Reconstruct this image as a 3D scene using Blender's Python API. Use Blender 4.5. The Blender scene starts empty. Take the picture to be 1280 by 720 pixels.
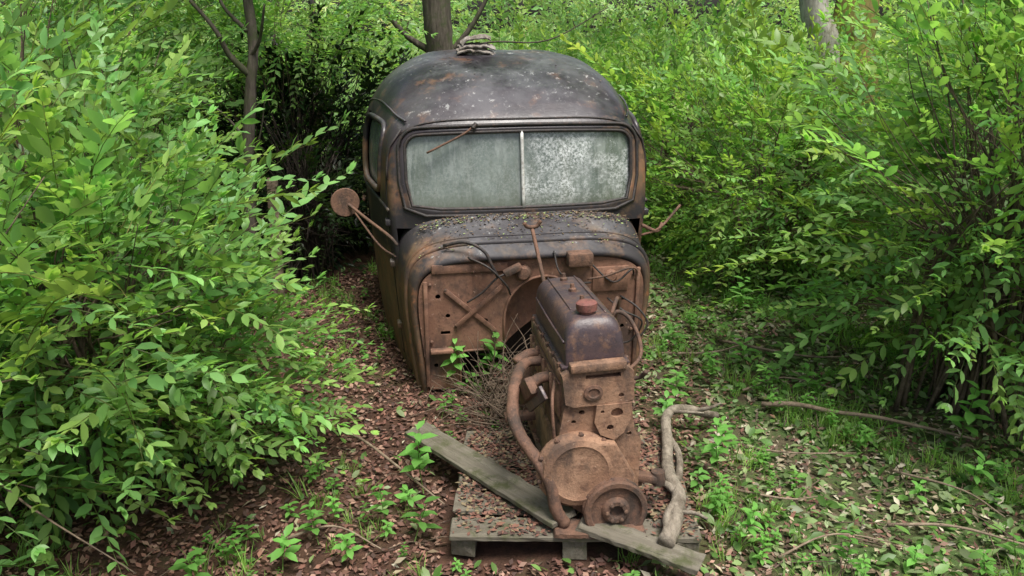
import bpy, bmesh, math, random
import numpy as np
from mathutils import Vector, Matrix, Euler
random.seed(7); RS=np.random.RandomState(11)
sc=bpy.context.scene
R=math.radians
# ------------------------------------------------------------------ materials
class NT:
    def __init__(s,name):
        s.m=bpy.data.materials.new(name); s.m.use_nodes=True
        s.t=s.m.node_tree; s.t.nodes.clear()
        s.out=s.t.nodes.new('ShaderNodeOutputMaterial')
        s.tc=s.t.nodes.new('ShaderNodeTexCoord')
    def n(s,typ,**kw):
        nd=s.t.nodes.new(typ)
        for k,v in kw.items():
            if hasattr(nd,k) and k not in nd.inputs: setattr(nd,k,v)
            else: s.set(nd,k,v)
        return nd
    def set(s,nd,k,v):
        if isinstance(v,bpy.types.NodeSocket): s.t.links.new(v,nd.inputs[k])
        else:
            if isinstance(v,tuple) and len(v)==3 and nd.inputs[k].type=='RGBA': v=v+(1,)
            nd.inputs[k].default_value=v
    def co(s,scale=(1,1,1)):
        mp=s.t.nodes.new('ShaderNodeMapping'); s.t.links.new(s.tc.outputs['Object'],mp.inputs[0]); mp.inputs['Scale'].default_value=scale
        return mp.outputs[0]
    def noise(s,sc,det=6,rough=.6,scale=(1,1,1),lo=.4,hi=.6):
        nz=s.n('ShaderNodeTexNoise'); s.t.links.new(s.co(scale),nz.inputs['Vector'])
        nz.inputs['Scale'].default_value=sc; nz.inputs['Detail'].default_value=min(det,5); nz.inputs['Roughness'].default_value=rough
        mr=s.n('ShaderNodeMapRange'); s.t.links.new(nz.outputs[0],mr.inputs[0])
        mr.inputs[1].default_value=lo; mr.inputs[2].default_value=hi
        return mr.outputs[0]
    def raw(s,sc,det=6,rough=.6,scale=(1,1,1)): return s.noise(sc,det,rough,scale,0,1)
    def mix(s,f,a,b,mode='MIX'):
        m=s.t.nodes.new('ShaderNodeMix'); m.data_type='RGBA'; m.blend_type=mode
        for i,v in ((0,f),(6,a),(7,b)):
            if isinstance(v,bpy.types.NodeSocket): s.t.links.new(v,m.inputs[i])
            else:
                if isinstance(v,tuple) and len(v)==3: v=v+(1,)
                m.inputs[i].default_value=v
        return m.outputs[2]
    def math(s,op,a,b=0.0,clamp=False):
        m=s.t.nodes.new('ShaderNodeMath'); m.operation=op; m.use_clamp=clamp
        for i,v in ((0,a),(1,b)):
            if isinstance(v,bpy.types.NodeSocket): s.t.links.new(v,m.inputs[i])
            else: m.inputs[i].default_value=v
        return m.outputs[0]
    def z(s,lo,hi):
        sp=s.n('ShaderNodeSeparateXYZ'); s.t.links.new(s.tc.outputs['Object'],sp.inputs[0])
        mr=s.n('ShaderNodeMapRange'); s.t.links.new(sp.outputs[2],mr.inputs[0]); mr.inputs[1].default_value=lo; mr.inputs[2].default_value=hi
        return mr.outputs[0]
    def pbr(s,col,rough=.6,metal=0,bump=None,bs=.3,bd=.01,spec=.5):
        p=s.n('ShaderNodeBsdfPrincipled')
        s.set(p,'Base Color',col); s.set(p,'Roughness',rough); s.set(p,'Metallic',metal); p.inputs['Specular IOR Level'].default_value=spec
        if bump is not None:
            b=s.n('ShaderNodeBump'); s.t.links.new(bump,b.inputs['Height']); b.inputs['Strength'].default_value=bs; b.inputs['Distance'].default_value=bd
            s.t.links.new(b.outputs[0],p.inputs['Normal'])
        s.t.links.new(p.outputs[0],s.out.inputs[0]); return p

def rust(name,c1,c2,c3,sc=6,rough=.75,spots=None,bs=.5,metal=0.0,grime=None):
    n=NT(name)
    c=n.mix(n.noise(sc,8,.65,lo=.38,hi=.62),c1,c2)
    c=n.mix(n.noise(sc*3.1,8,.7,lo=.5,hi=.68),c,c3)
    c=n.mix(n.noise(sc*14,4,.7,lo=.55,hi=.8),c,tuple(x*.35 for x in c1))
    if grime: c=n.mix(n.noise(sc*.9,7,.7,(1,1,.6),.48,.62),c,grime)
    if spots: c=n.mix(n.noise(sc*6,5,.75,lo=.62,hi=.7),c,spots)
    n.pbr(c,rough,metal,n.raw(sc*9,8,.75),bs,.006); return n.m

def cab_mat(name='cab_paint'):
    n=NT(name)
    paint=n.mix(n.noise(3,8,.6),(.020,.017,.021),(.044,.035,.040))
    paint=n.mix(n.noise(6,8,.7,lo=.57,hi=.70),paint,(.12,.062,.038))
    low=n.mix(n.noise(5,8,.65),(.125,.085,.048),(.22,.115,.064))
    low=n.mix(n.noise(4,8,.7,(1,1,.35),.52,.66),low,(.05,.036,.026))
    low=n.mix(n.noise(16,6,.7,lo=.56,hi=.7),low,(.30,.125,.055))
    zz=n.math('ADD',n.z(.85,1.60),n.math('MULTIPLY',n.math('SUBTRACT',n.raw(3.5,8,.7),.5),1.9))
    zz=n.math('MULTIPLY',n.math('SUBTRACT',zz,.28),4,True)
    c=n.mix(zz,low,paint)
    band=n.math('MULTIPLY',n.z(.54,.68),n.math('SUBTRACT',1.0,n.z(.94,1.04)))
    c=n.mix(n.math('MULTIPLY',band,n.noise(4,8,.7,lo=.32,hi=.50)),c,(.028,.024,.027))
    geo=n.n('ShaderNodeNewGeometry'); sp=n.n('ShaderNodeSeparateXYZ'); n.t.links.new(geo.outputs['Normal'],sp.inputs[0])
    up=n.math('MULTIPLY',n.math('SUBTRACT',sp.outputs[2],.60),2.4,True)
    dust_sheen=n.math('MULTIPLY',up,n.noise(2.2,9,.72,lo=.40,hi=.64))
    c=n.mix(n.math('MULTIPLY',dust_sheen,.62),c,(.20,.20,.21))  # pale grey on upward faces: dust, with sky reflection painted in
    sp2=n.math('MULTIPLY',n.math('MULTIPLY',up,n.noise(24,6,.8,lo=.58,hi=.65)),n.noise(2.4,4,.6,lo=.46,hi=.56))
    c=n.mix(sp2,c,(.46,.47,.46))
    c=n.mix(n.noise(30,5,.8,lo=.67,hi=.72),c,(.24,.21,.17))
    rg=n.math('ADD',.18,n.math('MULTIPLY',n.raw(7,8,.7),.34))
    rg=n.math('ADD',rg,n.math('MULTIPLY',n.math('SUBTRACT',1.0,zz),.30))
    n.pbr(c,rg,0,n.raw(38,8,.7),.22,.006); return n.m
M={}
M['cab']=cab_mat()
M['fire']=rust('firewall_rust',(.18,.088,.055),(.26,.138,.09),(.10,.055,.038),4,.78,(.36,.23,.17),grime=(.075,.045,.034))
M['rust']=rust('engine_rust',(.25,.135,.08),(.34,.20,.125),(.15,.078,.05),7,.85,(.40,.27,.19),.8,grime=(.10,.062,.044))
M['rustd']=rust('dark_rust',(.13,.070,.044),(.20,.105,.068),(.075,.043,.032),9,.8,(.28,.17,.12),.7,grime=(.06,.04,.03))
M['cover']=rust('cover_paint',(.050,.036,.042),(.085,.055,.055),(.16,.09,.06),6,.40,(.22,.15,.12),.3)
M['red']=rust('cap_red',(.17,.06,.05),(.24,.095,.075),(.10,.055,.042),12,.7)
M['black']=rust('gasket_black',(.016,.015,.015),(.04,.032,.03),(.07,.045,.035),14,.55)
M['chrome']=rust('divider_metal',(.5,.5,.48),(.62,.62,.58),(.25,.22,.18),20,.4,None,.1)
M['inside']=rust('interior_rust',(.03,.022,.018),(.05,.035,.025),(.02,.015,.012),5,.9)
M['roofthing']=rust('cap_tin',(.18,.15,.12),(.32,.29,.26),(.08,.06,.045),14,.8,(.45,.4,.36),1)
def wood(name,a,b,g,stretch=(1,12,12),sc=3):
    n=NT(name)
    c=n.mix(n.noise(sc,8,.7,stretch,.35,.65),a,b)
    c=n.mix(n.noise(9,8,.7,lo=.5,hi=.66),c,g)
    c=n.mix(n.noise(sc*2.2,6,.8,stretch,.60,.68),c,tuple(x*.25 for x in a))
    n.pbr(c,.85,0,n.raw(sc*2.5,8,.75,stretch),.9,.006,.3); return n.m
M['plank']=wood('weathered_wood',(.11,.096,.072),(.20,.18,.14),(.08,.085,.04))
M['bark']=wood('bark',(.045,.036,.028),(.13,.11,.085),(.06,.07,.03),(8,8,1.2),4)
M['barkl']=wood('bark_pale',(.24,.22,.19),(.45,.42,.38),(.16,.15,.09),(8,8,1.2),4)
M['barkm']=wood('bark_mossy',(.17,.13,.05),(.27,.22,.07),(.15,.19,.03),(6,6,2),4)
M['root']=wood('dead_root',(.18,.15,.115),(.33,.285,.225),(.10,.08,.058),(9,3,9),7)
M['stick']=wood('dry_stick',(.18,.13,.09),(.32,.25,.18),(.10,.075,.05),(6,6,6),4)
M['twig']=wood('thin_twigs',(.10,.072,.05),(.21,.155,.11),(.05,.04,.03),(6,6,6),4)
M['shade_twig']=wood('shade_toned_twigs',(.03,.023,.018),(.065,.05,.04),(.025,.02,.016),(6,6,6),4)  # twigs darkened so their colour carries the shade of the gap
def glass(name,white):
    n=NT(name)
    c=n.mix(n.noise(2.2,8,.65,lo=.35,hi=.65),(.085,.108,.092),(.20,.235,.21))  # grey-green base: dirt plus a reflection painted into the colour
    c=n.mix(n.noise(7,6,.7,(1,1,.22),.45,.66),c,(.125,.145,.115))
    c=n.mix(n.math('MULTIPLY',n.noise(9,6,.75,(1,1,.15),.52,.66),.6),c,(.30,.33,.31))
    d=n.math('MULTIPLY',n.noise(3.2,9,.8,lo=.40,hi=.58),n.noise(60,6,.85,lo=.44,hi=.58))
    c=n.mix(n.math('MULTIPLY',d,white),c,(.70,.72,.72))  # pale specks, strength set by white
    c=n.mix(n.math('MULTIPLY',n.noise(90,3,.8,lo=.64,hi=.70),white),c,(.62,.63,.62))
    c=n.mix(n.math('MULTIPLY',n.math('SUBTRACT',1.0,n.z(.94,1.03)),.7),c,(.08,.09,.055))
    p=n.pbr(c,n.math('ADD',.06,n.math('MULTIPLY',n.raw(6,8,.7),.25)),0,n.raw(30,6,.6),.03,.004,1.0)
    tr=n.n('ShaderNodeBsdfTransparent'); mx=n.n('ShaderNodeMixShader')
    n.t.links.new(n.math('MULTIPLY',n.math('SUBTRACT',1.0,n.noise(3,6,.7,lo=.25,hi=.5)),.35),mx.inputs[0])
    n.t.links.new(p.outputs[0],mx.inputs[1]); n.t.links.new(tr.outputs[0],mx.inputs[2])
    n.t.links.new(mx.outputs[0],n.out.inputs[0])
    return n.m
M['glassL']=glass('dirt_reflection_glass',.14); M['glassR']=glass('speckled_glass',.95)
def leafmat(name,trans=.45,rough=.40,gain=1.0):
    n=NT(name)
    a=n.n('ShaderNodeAttribute',attribute_name='Col')
    col=a.outputs['Color']
    p=n.pbr(col,rough,0,None,spec=.38)
    t=n.n('ShaderNodeBsdfTranslucent'); c2=n.mix(1.0,col,(1.55,1.55,.85),'MULTIPLY'); n.t.links.new(c2,t.inputs[0])
    mx=n.n('ShaderNodeMixShader'); mx.inputs[0].default_value=trans
    n.t.links.new(p.outputs[0],mx.inputs[1]); n.t.links.new(t.outputs[0],mx.inputs[2]); n.t.links.new(mx.outputs[0],n.out.inputs[0])
    return n.m
M['leaf']=leafmat('leaf')
n=NT('litter'); n.pbr(n.n('ShaderNodeAttribute',attribute_name='Col').outputs['Color'],.75,0,None,spec=.35); M['litter']=n.m
# ------------------------------------------------------------------ helpers
def mobj(name,V,F,mat=None,parent=None,smooth=True):
    me=bpy.data.meshes.new(name); me.from_pydata([tuple(v) for v in V],[],F); me.update()
    bm=bmesh.new(); bm.from_mesh(me); bmesh.ops.recalc_face_normals(bm,faces=bm.faces); bm.to_mesh(me); bm.free()
    o=bpy.data.objects.new(name,me); sc.collection.objects.link(o)
    if mat is not None: me.materials.append(mat)
    if parent: o.parent=parent
    if smooth: me.polygons.foreach_set('use_smooth',[True]*len(me.polygons))
    return o
def empty(name,loc,rot=(0,0,0)):
    e=bpy.data.objects.new(name,None); e.location=loc; e.rotation_euler=rot; e.empty_display_size=.1; sc.collection.objects.link(e); return e
def smoothpath(P,k=6):
    P=[np.array(p,float) for p in P]
    if len(P)<3: return [P[0]+(P[-1]-P[0])*t for t in np.linspace(0,1,k)]
    Q=[2*P[0]-P[1]]+P+[2*P[-1]-P[-2]]; out=[]
    for i in range(1,len(Q)-2):
        p0,p1,p2,p3=Q[i-1:i+3]
        for t in np.linspace(0,1,k,endpoint=False):
            out.append(.5*((2*p1)+(-p0+p2)*t+(2*p0-5*p1+4*p2-p3)*t*t+(-p0+3*p1-3*p2+p3)*t**3))
    out.append(P[-1]); return out
def tubeVF(P,r,n=8,r2=None,jit=0,closed=False,off=0):
    P=[np.array(p,float) for p in P]; L=len(P); V=[];F=[]
    nrm=None
    for i,p in enumerate(P):
        if closed: d=P[(i+1)%L]-P[i-1]
        else: d=P[min(i+1,L-1)]-P[max(i-1,0)]
        d=d/(np.linalg.norm(d)+1e-9)
        if nrm is None:
            a=np.array([0,0,1.]) if abs(d[2])<.9 else np.array([1.,0,0]); nrm=np.cross(d,a)
        nrm=nrm-d*np.dot(nrm,d); nrm/=np.linalg.norm(nrm)+1e-9; b=np.cross(d,nrm)
        rr=r if r2 is None else r+(r2-r)*i/(L-1)
        if jit: rr*=1+RS.uniform(-jit,jit)
        for k in range(n):
            a=2*math.pi*k/n; q=rr*(1+(RS.uniform(-jit,jit)*.6 if jit else 0))
            V.append(p+q*(math.cos(a)*nrm+math.sin(a)*b))
    for i in range(L if closed else L-1):
        for k in range(n):
            j=(i+1)%L
            F.append((off+i*n+k,off+i*n+(k+1)%n,off+j*n+(k+1)%n,off+j*n+k))
    if not closed:
        F.append(tuple(off+k for k in range(n))); F.append(tuple(off+(L-1)*n+k for k in range(n)))
    return V,F
def tube(name,P,r,mat,parent=None,n=8,r2=None,k=6,jit=0,closed=False,smooth_path=True):
    if smooth_path and not closed: P=smoothpath(P,k)
    V,F=tubeVF(P,r,n,r2,jit,closed); return mobj(name,V,F,mat,parent)
def tubes(name,paths,mat,parent=None,n=5,k=5):
    V=[];F=[]
    for P,r,r2 in paths:
        v,f=tubeVF(smoothpath(P,k),r,n,r2,0,False,len(V)); V+=v;F+=f
    return mobj(name,V,F,mat,parent)
def box(name,c,s,mat,parent=None,bev=.01,rot=(0,0,0),taper=None,seg=2):
    bm=bmesh.new(); bmesh.ops.create_cube(bm,size=1)
    for v in bm.verts:
        v.co=Vector((v.co.x*s[0],v.co.y*s[1],v.co.z*s[2]))
        if taper and v.co.z>0: v.co.x*=taper[0]; v.co.y*=taper[1]
    if bev: bmesh.ops.bevel(bm,geom=list(bm.edges),offset=bev,segments=seg,affect='EDGES',profile=.5)
    bmesh.ops.transform(bm,matrix=Matrix.Translation(c)@Euler(rot).to_matrix().to_4x4(),verts=bm.verts)
    me=bpy.data.meshes.new(name); bm.to_mesh(me); bm.free(); o=bpy.data.objects.new(name,me); sc.collection.objects.link(o)
    me.materials.append(mat); o.parent=parent
    me.polygons.foreach_set('use_smooth',[True]*len(me.polygons))
    me.set_sharp_from_angle(angle=R(40))
    return o
def lathe(name,prof,c,axis,mat,parent=None,n=32):
    ax=Vector(axis).normalized(); q=Vector((0,0,1)).rotation_difference(ax).to_matrix(); V=[];F=[]
    for r,h in prof:
        for k in range(n):
            a=2*math.pi*k/n; V.append(tuple(q@Vector((r*math.cos(a),r*math.sin(a),h))+Vector(c)))
    for i in range(len(prof)-1):
        for k in range(n): F.append((i*n+k,i*n+(k+1)%n,(i+1)*n+(k+1)%n,(i+1)*n+k))
    F.append(tuple(range(n))); F.append(tuple((len(prof)-1)*n+k for k in range(n)))
    o=mobj(name,V,F,mat,parent)
    o.data.set_sharp_from_angle(angle=R(35))
    return o
def prism(name,poly,y0,y1,mat,parent=None,bev=0):
    n=len(poly); V=[(x,y0,z) for x,z in poly]+[(x,y1,z) for x,z in poly]
    F=[tuple(range(n)),tuple(range(2*n-1,n-1,-1))]+[(i,(i+1)%n,n+(i+1)%n,n+i) for i in range(n)]
    o=mobj(name,V,F,mat,parent,False)
    if bev:
        b=o.modifiers.new('b','BEVEL'); b.width=bev; b.segments=2; b.limit_method='ANGLE'
    return o
def cut(o,cutters):
    par=o.parent; o.parent=None
    for c in cutters:
        m=o.modifiers.new('x','BOOLEAN'); m.operation='DIFFERENCE'; m.object=c; m.solver='EXACT'
    bpy.context.view_layer.update()
    dg=bpy.context.evaluated_depsgraph_get(); me=bpy.data.meshes.new_from_object(o.evaluated_get(dg))
    o.modifiers.clear(); o.data=me; o.parent=par
    for c in cutters: bpy.data.objects.remove(c,do_unlink=True)
def circ(cx,cz,r,n=16): return [(cx+r*math.cos(2*math.pi*i/n),cz+r*math.sin(2*math.pi*i/n)) for i in range(n)]
def cr(xs,ys,x):
    i=int(np.clip(np.searchsorted(xs,x)-1,0,len(xs)-2)); p1,p2=ys[i],ys[i+1]
    p0=ys[i-1] if i>0 else 2*p1-p2; p3=ys[i+2] if i+2<len(ys) else 2*p2-p1
    t=(x-xs[i])/(xs[i+1]-xs[i])
    return .5*((2*p1)+(-p0+p2)*t+(2*p0-5*p1+4*p2-p3)*t*t+(-p0+3*p1-3*p2+p3)*t**3)
# ------------------------------------------------------------------ CAB
CAB_LOC=(.120,3.98,0.0); CAB_YAW=R(9.8)
cab=empty('abandoned_truck_cab',CAB_LOC,(0,0,CAB_YAW))
def arch(w,wb,h,zs,n,yfun,ns=10,nc=22,z0=-.03):
    half=[]
    for i in range(ns): 
        z=z0+(zs-z0)*i/ns; half.append((wb+(w-wb)*max(0,z/zs)**.8,z))
    for i in range(nc+1):
        t=(math.pi/2)*i/nc
        half.append((w*max(0,math.cos(t))**(2/n),zs+(h-zs)*math.sin(t)**(2/n)))
    pts=[(-x,z) for x,z in half]+[(x,z) for x,z in half[-2::-1]]
    return [(x,yfun(x,z),z) for x,z in pts]
def loft(name,rings,mat,parent,cap_end=False,skip=None):
    V=[];F=[];m=len(rings[0])
    for r in rings: V+=r
    for i in range(len(rings)-1):
        for j in range(m-1):
            f=(i*m+j,i*m+j+1,(i+1)*m+j+1,(i+1)*m+j)
            if skip:
                c=np.mean([V[k] for k in f],axis=0)
                if skip(c): continue
            F.append(f)
    if cap_end: F.append(tuple((len(rings)-1)*m+j for j in range(m)))
    return mobj(name,V,F,mat,parent)
cy=[0,.05,.12,.22,.31,.40]; ch=[.775,.80,.832,.872,.905,.93]; cw=[.655,.662,.672,.688,.702,.712]
def cowl_arch(y,ins=0):
    h=cr(cy,ch,y)-ins; w=cr(cy,cw,y)-ins
    return lambda yy: arch(w,w*.92,h,.45,4.2,lambda x,z:yy+.05*(x/.7)**2)
rings=[cowl_arch(0,.045)(.05),cowl_arch(0,.04)(.012),cowl_arch(0,.028)(-.004),cowl_arch(0,.010)(0.002),cowl_arch(0,0)(.018)]
for y in np.linspace(.04,.40,14): rings.append(cowl_arch(y)(y))
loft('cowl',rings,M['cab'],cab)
tube('hood_ledge',cowl_arch(.075,-.004)(.085),.015,M['cab'],cab,8,smooth_path=False)
tube('hood_ledge_rear',cowl_arch(.13,-.001)(.135),.008,M['cab'],cab,6,smooth_path=False)
def lean(x,z,f=1): return f*(.17*max(0,z-.93)+.07*(abs(x)/.7)**2.2)
Y0=.335
by=[0,.03,.10,.22,.42,.70,.98,1.22,1.40,1.52,1.60,1.64]
bw=[.732,.738,.747,.766,.798,.84,.862,.862,.84,.80,.73,.61]
bh=[1.395,1.428,1.482,1.555,1.635,1.70,1.73,1.73,1.705,1.65,1.56,1.42]
bn=[5.0,4.6,4.2,3.8,3.5,3.25,3.1,3.0,3.0,3.0,3.0,3.0]
def body_arch(s,ins=0,ysh=0,z0=-.03):
    w=cr(by,bw,s)-ins; h=cr(by,bh,s)-ins; n=cr(by,bn,s); f=max(0,1-s/.95)
    return arch(w,w*.91,h,.93,n,lambda x,z:Y0+s+ysh+lean(x,z,f),z0=z0)
def side_x(y,z):
    s=y-Y0-.08
    w=cr(by,bw,s); h=cr(by,bh,s); n=cr(by,bn,s)
    if z<=.93: return w*.91+(w-w*.91)*max(0,z/.93)**.8
    return w*max(0,1-((z-.93)/(h-.93))**n)**(1/n)
def inwin(c): return abs(c[0])>.45 and .67<c[1]<1.22 and .985<c[2]<1.36
rings=[body_arch(0,.030,-.012),body_arch(0,.018,-.010),body_arch(0,.006,-.002)]
for s in list(np.linspace(.01,.3,12))+list(np.linspace(.33,1.64,34)): rings.append(body_arch(s))
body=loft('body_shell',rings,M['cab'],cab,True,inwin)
for v in body.data.vertices:
    c=v.co
    if c.y>.5: 
        k=.007*math.sin(c.x*7+c.y*5)*math.sin(c.z*6+c.y*4+1)+.003*math.sin(c.x*17+2)*math.sin(c.y*13); c.z+=k; c.x+=k*(1 if c.x>0 else -1)*.8
out=[p for p in body_arch(0,.030,-.012) if p[2]>.80]
xl=out[0][0]; zb=out[0][2]
out=out+[(x,Y0-.012+lean(x,zb),zb) for x in np.linspace(-xl,xl,40)[1:-1]]
CZ=1.135; WX,WZ=.635,.195; WR=.075
def inner(x,z,gx=WX,gz=WZ,rr=WR,arc=.018):
    d=np.array([x,z-CZ]); d=d/np.linalg.norm(d); lo,hi=0,2
    for _ in range(30):
        m=(lo+hi)/2; q=abs(d*m); 
        top=gz+(arc*(1-(min(q[0],gx)/gx)**2) if d[1]>0 else 0)
        e=np.maximum(q-np.array([gx-rr,top-rr]),0)
        if np.linalg.norm(e)<rr: lo=m
        else: hi=m
    return (d[0]*m,CZ+d[1]*m)
def fy(x,z,dy=0): return Y0-.012+lean(x,z)+dy
inn=[inner(p[0],p[2]) for p in out]; inn2=[inner(p[0],p[2],WX+.03,WZ+.03,WR+.03) for p in out]
ringsF=[out,[(x,fy(x,z),z) for x,z in inn2],[(x,fy(x,z,-.006),z) for x,z in [((a[0]+b[0])/2,(a[1]+b[1])/2) for a,b in zip(inn,inn2)]],[(x,fy(x,z),z) for x,z in inn],[(x,fy(x,z,.04),z) for x,z in inn]]
V=[p for r in ringsF for p in r];m=len(out)
F=[(i*m+j,i*m+(j+1)%m,(i+1)*m+(j+1)%m,(i+1)*m+j) for i in range(4) for j in range(m)]
mobj('windshield_surround',V,F,M['cab'],cab)
tube('windshield_gasket',[(x,fy(x,z,.004),z) for x,z in inn],.010,M['black'],cab,8,closed=True)
inn3=[inner(p[0],p[2],WX+.036,WZ+.036,WR+.036) for p in out]
tube('windshield_frame',[(x,fy(x,z,-.002),z) for x,z in inn3],.010,M['black'],cab,8,closed=True)
for side,mt in ((-1,'glassL'),(1,'glassR')):
    V=[];F=[]; nx,nz=24,14
    for i in range(nx+1):
        for j in range(nz+1):
            x=side*WX*i/nx; t=(j/nz*2-1)
            xi=abs(x); top=WZ+.018*(1-(xi/WX)**2); lim_t=top; lim_b=WZ
            if xi>WX-WR:
                k=math.sqrt(max(0,WR**2-(xi-(WX-WR))**2)); lim_t=top-WR+k; lim_b=WZ-WR+k
            zz=CZ+(t*lim_t if t>0 else t*lim_b)
            V.append((x,fy(x,zz,.020),zz))
    for i in range(nx):
        for j in range(nz): a=i*(nz+1)+j; F.append((a,a+1,a+nz+2,a+nz+1))
    mobj('windshield_pane',V,F,M[mt],cab)
tube('windshield_divider',[(0,fy(0,z,.004),z) for z in np.linspace(CZ-WZ-.004,CZ+WZ+.02,8)],.010,M['chrome'],cab,6,smooth_path=False)
def rail(s): return [p for p in body_arch(s,-.004) if p[2]>.93]
tube('roof_seam',rail(.012),.006,M['black'],cab,6,smooth_path=False)
for sg in (-1,1):
    tube('drip_rail',[(sg*(side_x(y,z)+.006),y,z) for y,z in zip(np.linspace(.50,1.55,14),1.40+.06*np.sin(np.linspace(0,math.pi,14)))],.007,M['cab'],cab,6)
    fr=[];cxy=(.945,1.172)
    for k in range(40):
        a=2*math.pi*k/40; c,s_=math.cos(a),math.sin(a)
        y=cxy[0]+.30*math.copysign(abs(c)**.4,c); z=cxy[1]+.195*math.copysign(abs(s_)**.4,s_)
        fr.append((sg*(side_x(y,z)+.003),y,z))
    tube('door_window_frame',fr,.018,M['cab'],cab,8,closed=True)
    V=[];F=[]
    for i in range(9):
        for j in range(9):
            y=.66+.57*i/8; z=.985+.375*j/8; V.append((sg*(side_x(y,z)-.02),y,z))
    for i in range(8):
        for j in range(8): a=i*9+j; F.append((a,a+1,a+10,a+9))
    mobj('door_window',V,F,M['glassL'],cab)
    for yy in (.47,1.38):
        tube('door_seam',[(sg*(side_x(yy,z)+.000),yy,z) for z in np.linspace(.06,1.36,16)],.0065,M['black'],cab,6,smooth_path=False)
    tube('door_seam_low',[(sg*(side_x(y,.06)),y,.06) for y in np.linspace(.47,1.38,10)],.006,M['black'],cab,6,smooth_path=False)
    tube('belt_line',[(sg*(side_x(y,.93)+.003),y,.93) for y in np.linspace(.42,1.5,12)],.011,M['cab'],cab,6,smooth_path=False)
    for z in (.25,.62,.86):
        box('door_hinge',(sg*(side_x(.45,z)+.008),.45,z),(.03,.07,.035),M['cab'],cab,.006)
    box('door_handle',(sg*(side_x(1.27,.82)+.03),1.27,.82),(.02,.11,.018),M['rustd'],cab,.006)
pa=[(x,z) for x,y,z in cowl_arch(0,.042)(0)]
fw=prism('firewall',[(x,max(z,-.02)) for x,z in pa if z>-.025],.030,.042,M['fire'],cab)
archp=[(.27,.20)]+[(.055+.215*math.cos(a),.40+.235*math.sin(a)) for a in np.linspace(0,math.pi,18)]+[(-.16,.20)]
cutters=[prism('c',archp,-.1,.2,None)]
low=[(-.40,-.1),(-.40,.19),(-.37,.235),(-.05,.235),(.30,.22),(.50,.22),(.50,-.1)]
cutters.append(prism('c',low,-.11,.21,None))
for (hx,hz,hr) in [(-.51,.55,.014),(-.46,.44,.013),(-.26,.40,.014),(.42,.55,.018),(.50,.48,.012),(.38,.40,.014),(.50,.32,.012),(-.53,.16,.012),(-.47,.08,.010),(-.2,.69,.011)]:
    cutters.append(prism('c',circ(hx,hz,hr,12),-.1,.2,None))
cutters.append(prism('c',[(-.50,.335),(-.45,.335),(-.45,.355),(-.50,.355)],-.1,.2,None))
cut(fw,cutters)
V=[];F=[];n=len(archp)
lay=[(.036,1.0),(.06,.985),(.12,.93),(.155,.80),(.17,.55),(.175,.05)]
for y,k in lay:
    for x,z in archp: V.append((.055+(x-.055)*k,y,.36+(z-.36)*k))
for i in range(len(lay)-1):
    for j in range(n-1): F.append((i*n+j,i*n+j+1,(i+1)*n+j+1,(i+1)*n+j))
mobj('toe_board',V,F,M['fire'],cab)
tube('toe_board_lip',[(x,.028,z) for x,z in archp],.008,M['fire'],cab,6,smooth_path=False)
tube('lower_lip',[(-.40,.026,-.02),(-.40,.026,.18),(-.385,.026,.225),(-.36,.026,.235),(-.16,.026,.235)],.007,M['fire'],cab,6,k=4)
box('firewall_backing',(0,.40,.45),(1.22,.01,.86),M['inside'],cab,.002)
for a,b in (((-.47,.585),(-.21,.345)),((-.17,.60),(-.42,.385))):
    dx,dz=b[0]-a[0],b[1]-a[1]; L=math.hypot(dx,dz)
    box('cross_brace',((a[0]+b[0])/2,.020 if a[0]<-.3 else .010,(a[1]+b[1])/2),(L,.008,.024),M['fire'],cab,.003,(0,-math.atan2(dz,dx),0))
for x,z in ((-.47,.585),(-.21,.345),(-.17,.60),(-.42,.385),(-.55,.30),(-.55,.62),(.55,.62),(.55,.30),(.30,.68),(-.32,.68),(-.05,.70)):
    lathe('bolt',[(.009,0),(.009,.010),(.005,.013)],(x,.028,z),(0,-1,0),M['rustd'],cab,6)
box('vertical_stiffener',(-.575,.020,.34),(.022,.016,.60),M['fire'],cab,.006)
box('vertical_stiffener',(.575,.020,.36),(.022,.016,.60),M['fire'],cab,.006)
box('pressed_panel',(-.34,.026,.70),(.40,.014,.05),M['fire'],cab,.006)
box('pressed_panel',(.42,.026,.60),(.20,.014,.14),M['fire'],cab,.006)
box('sill_bracket',(-.50,.0,.255),(.12,.05,.02),M['fire'],cab,.005)
box('junction_box',(.235,-.015,.735),(.135,.085,.075),M['rustd'],cab,.012)
box('wiper_motor',(-.12,-.01,.69),(.10,.05,.035),M['rustd'],cab,.008,(0,R(-25),0))
lathe('steering_grommet',[(.045,0),(.045,.012),(.03,.03),(.018,.032)],(-.06,.03,.66),(0,-1,0),M['rustd'],cab,20)
lathe('horn_relay',[(.035,0),(.035,.02),(.025,.03)],(.42,.03,.62),(0,-1,0),M['fire'],cab,20)
cab_w=[((.30,.02,.70),(.42,-.03,.60),(.52,-.02,.66),(.55,.02,.62)),((-.35,.02,.76),(-.25,-.05,.72),(-.16,-.05,.62),(-.13,.0,.55)),((.40,.0,.50),(.46,-.10,.46),(.56,-.12,.40),(.52,-.08,.28),(.44,-.05,.25)),((.48,.02,.50),(.55,-.06,.46),(.60,-.10,.38),(.56,-.1,.3)),((-.10,0,.68),(-.2,-.03,.66),(-.28,-.02,.58),(-.36,0,.52)),((.1,.0,.78),(.12,-.05,.68),(.2,-.06,.62),(.3,-.02,.6))]
tubes('wiring',[(P,.0055,.0055) for P in cab_w],M['black'],cab,6,8)
tube('control_rod',[(.545,-.02,.60),(.545,-.04,.66),(.50,-.05,.68),(.38,-.04,.64),(.28,-.02,.62)],.006,M['rustd'],cab)
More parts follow.
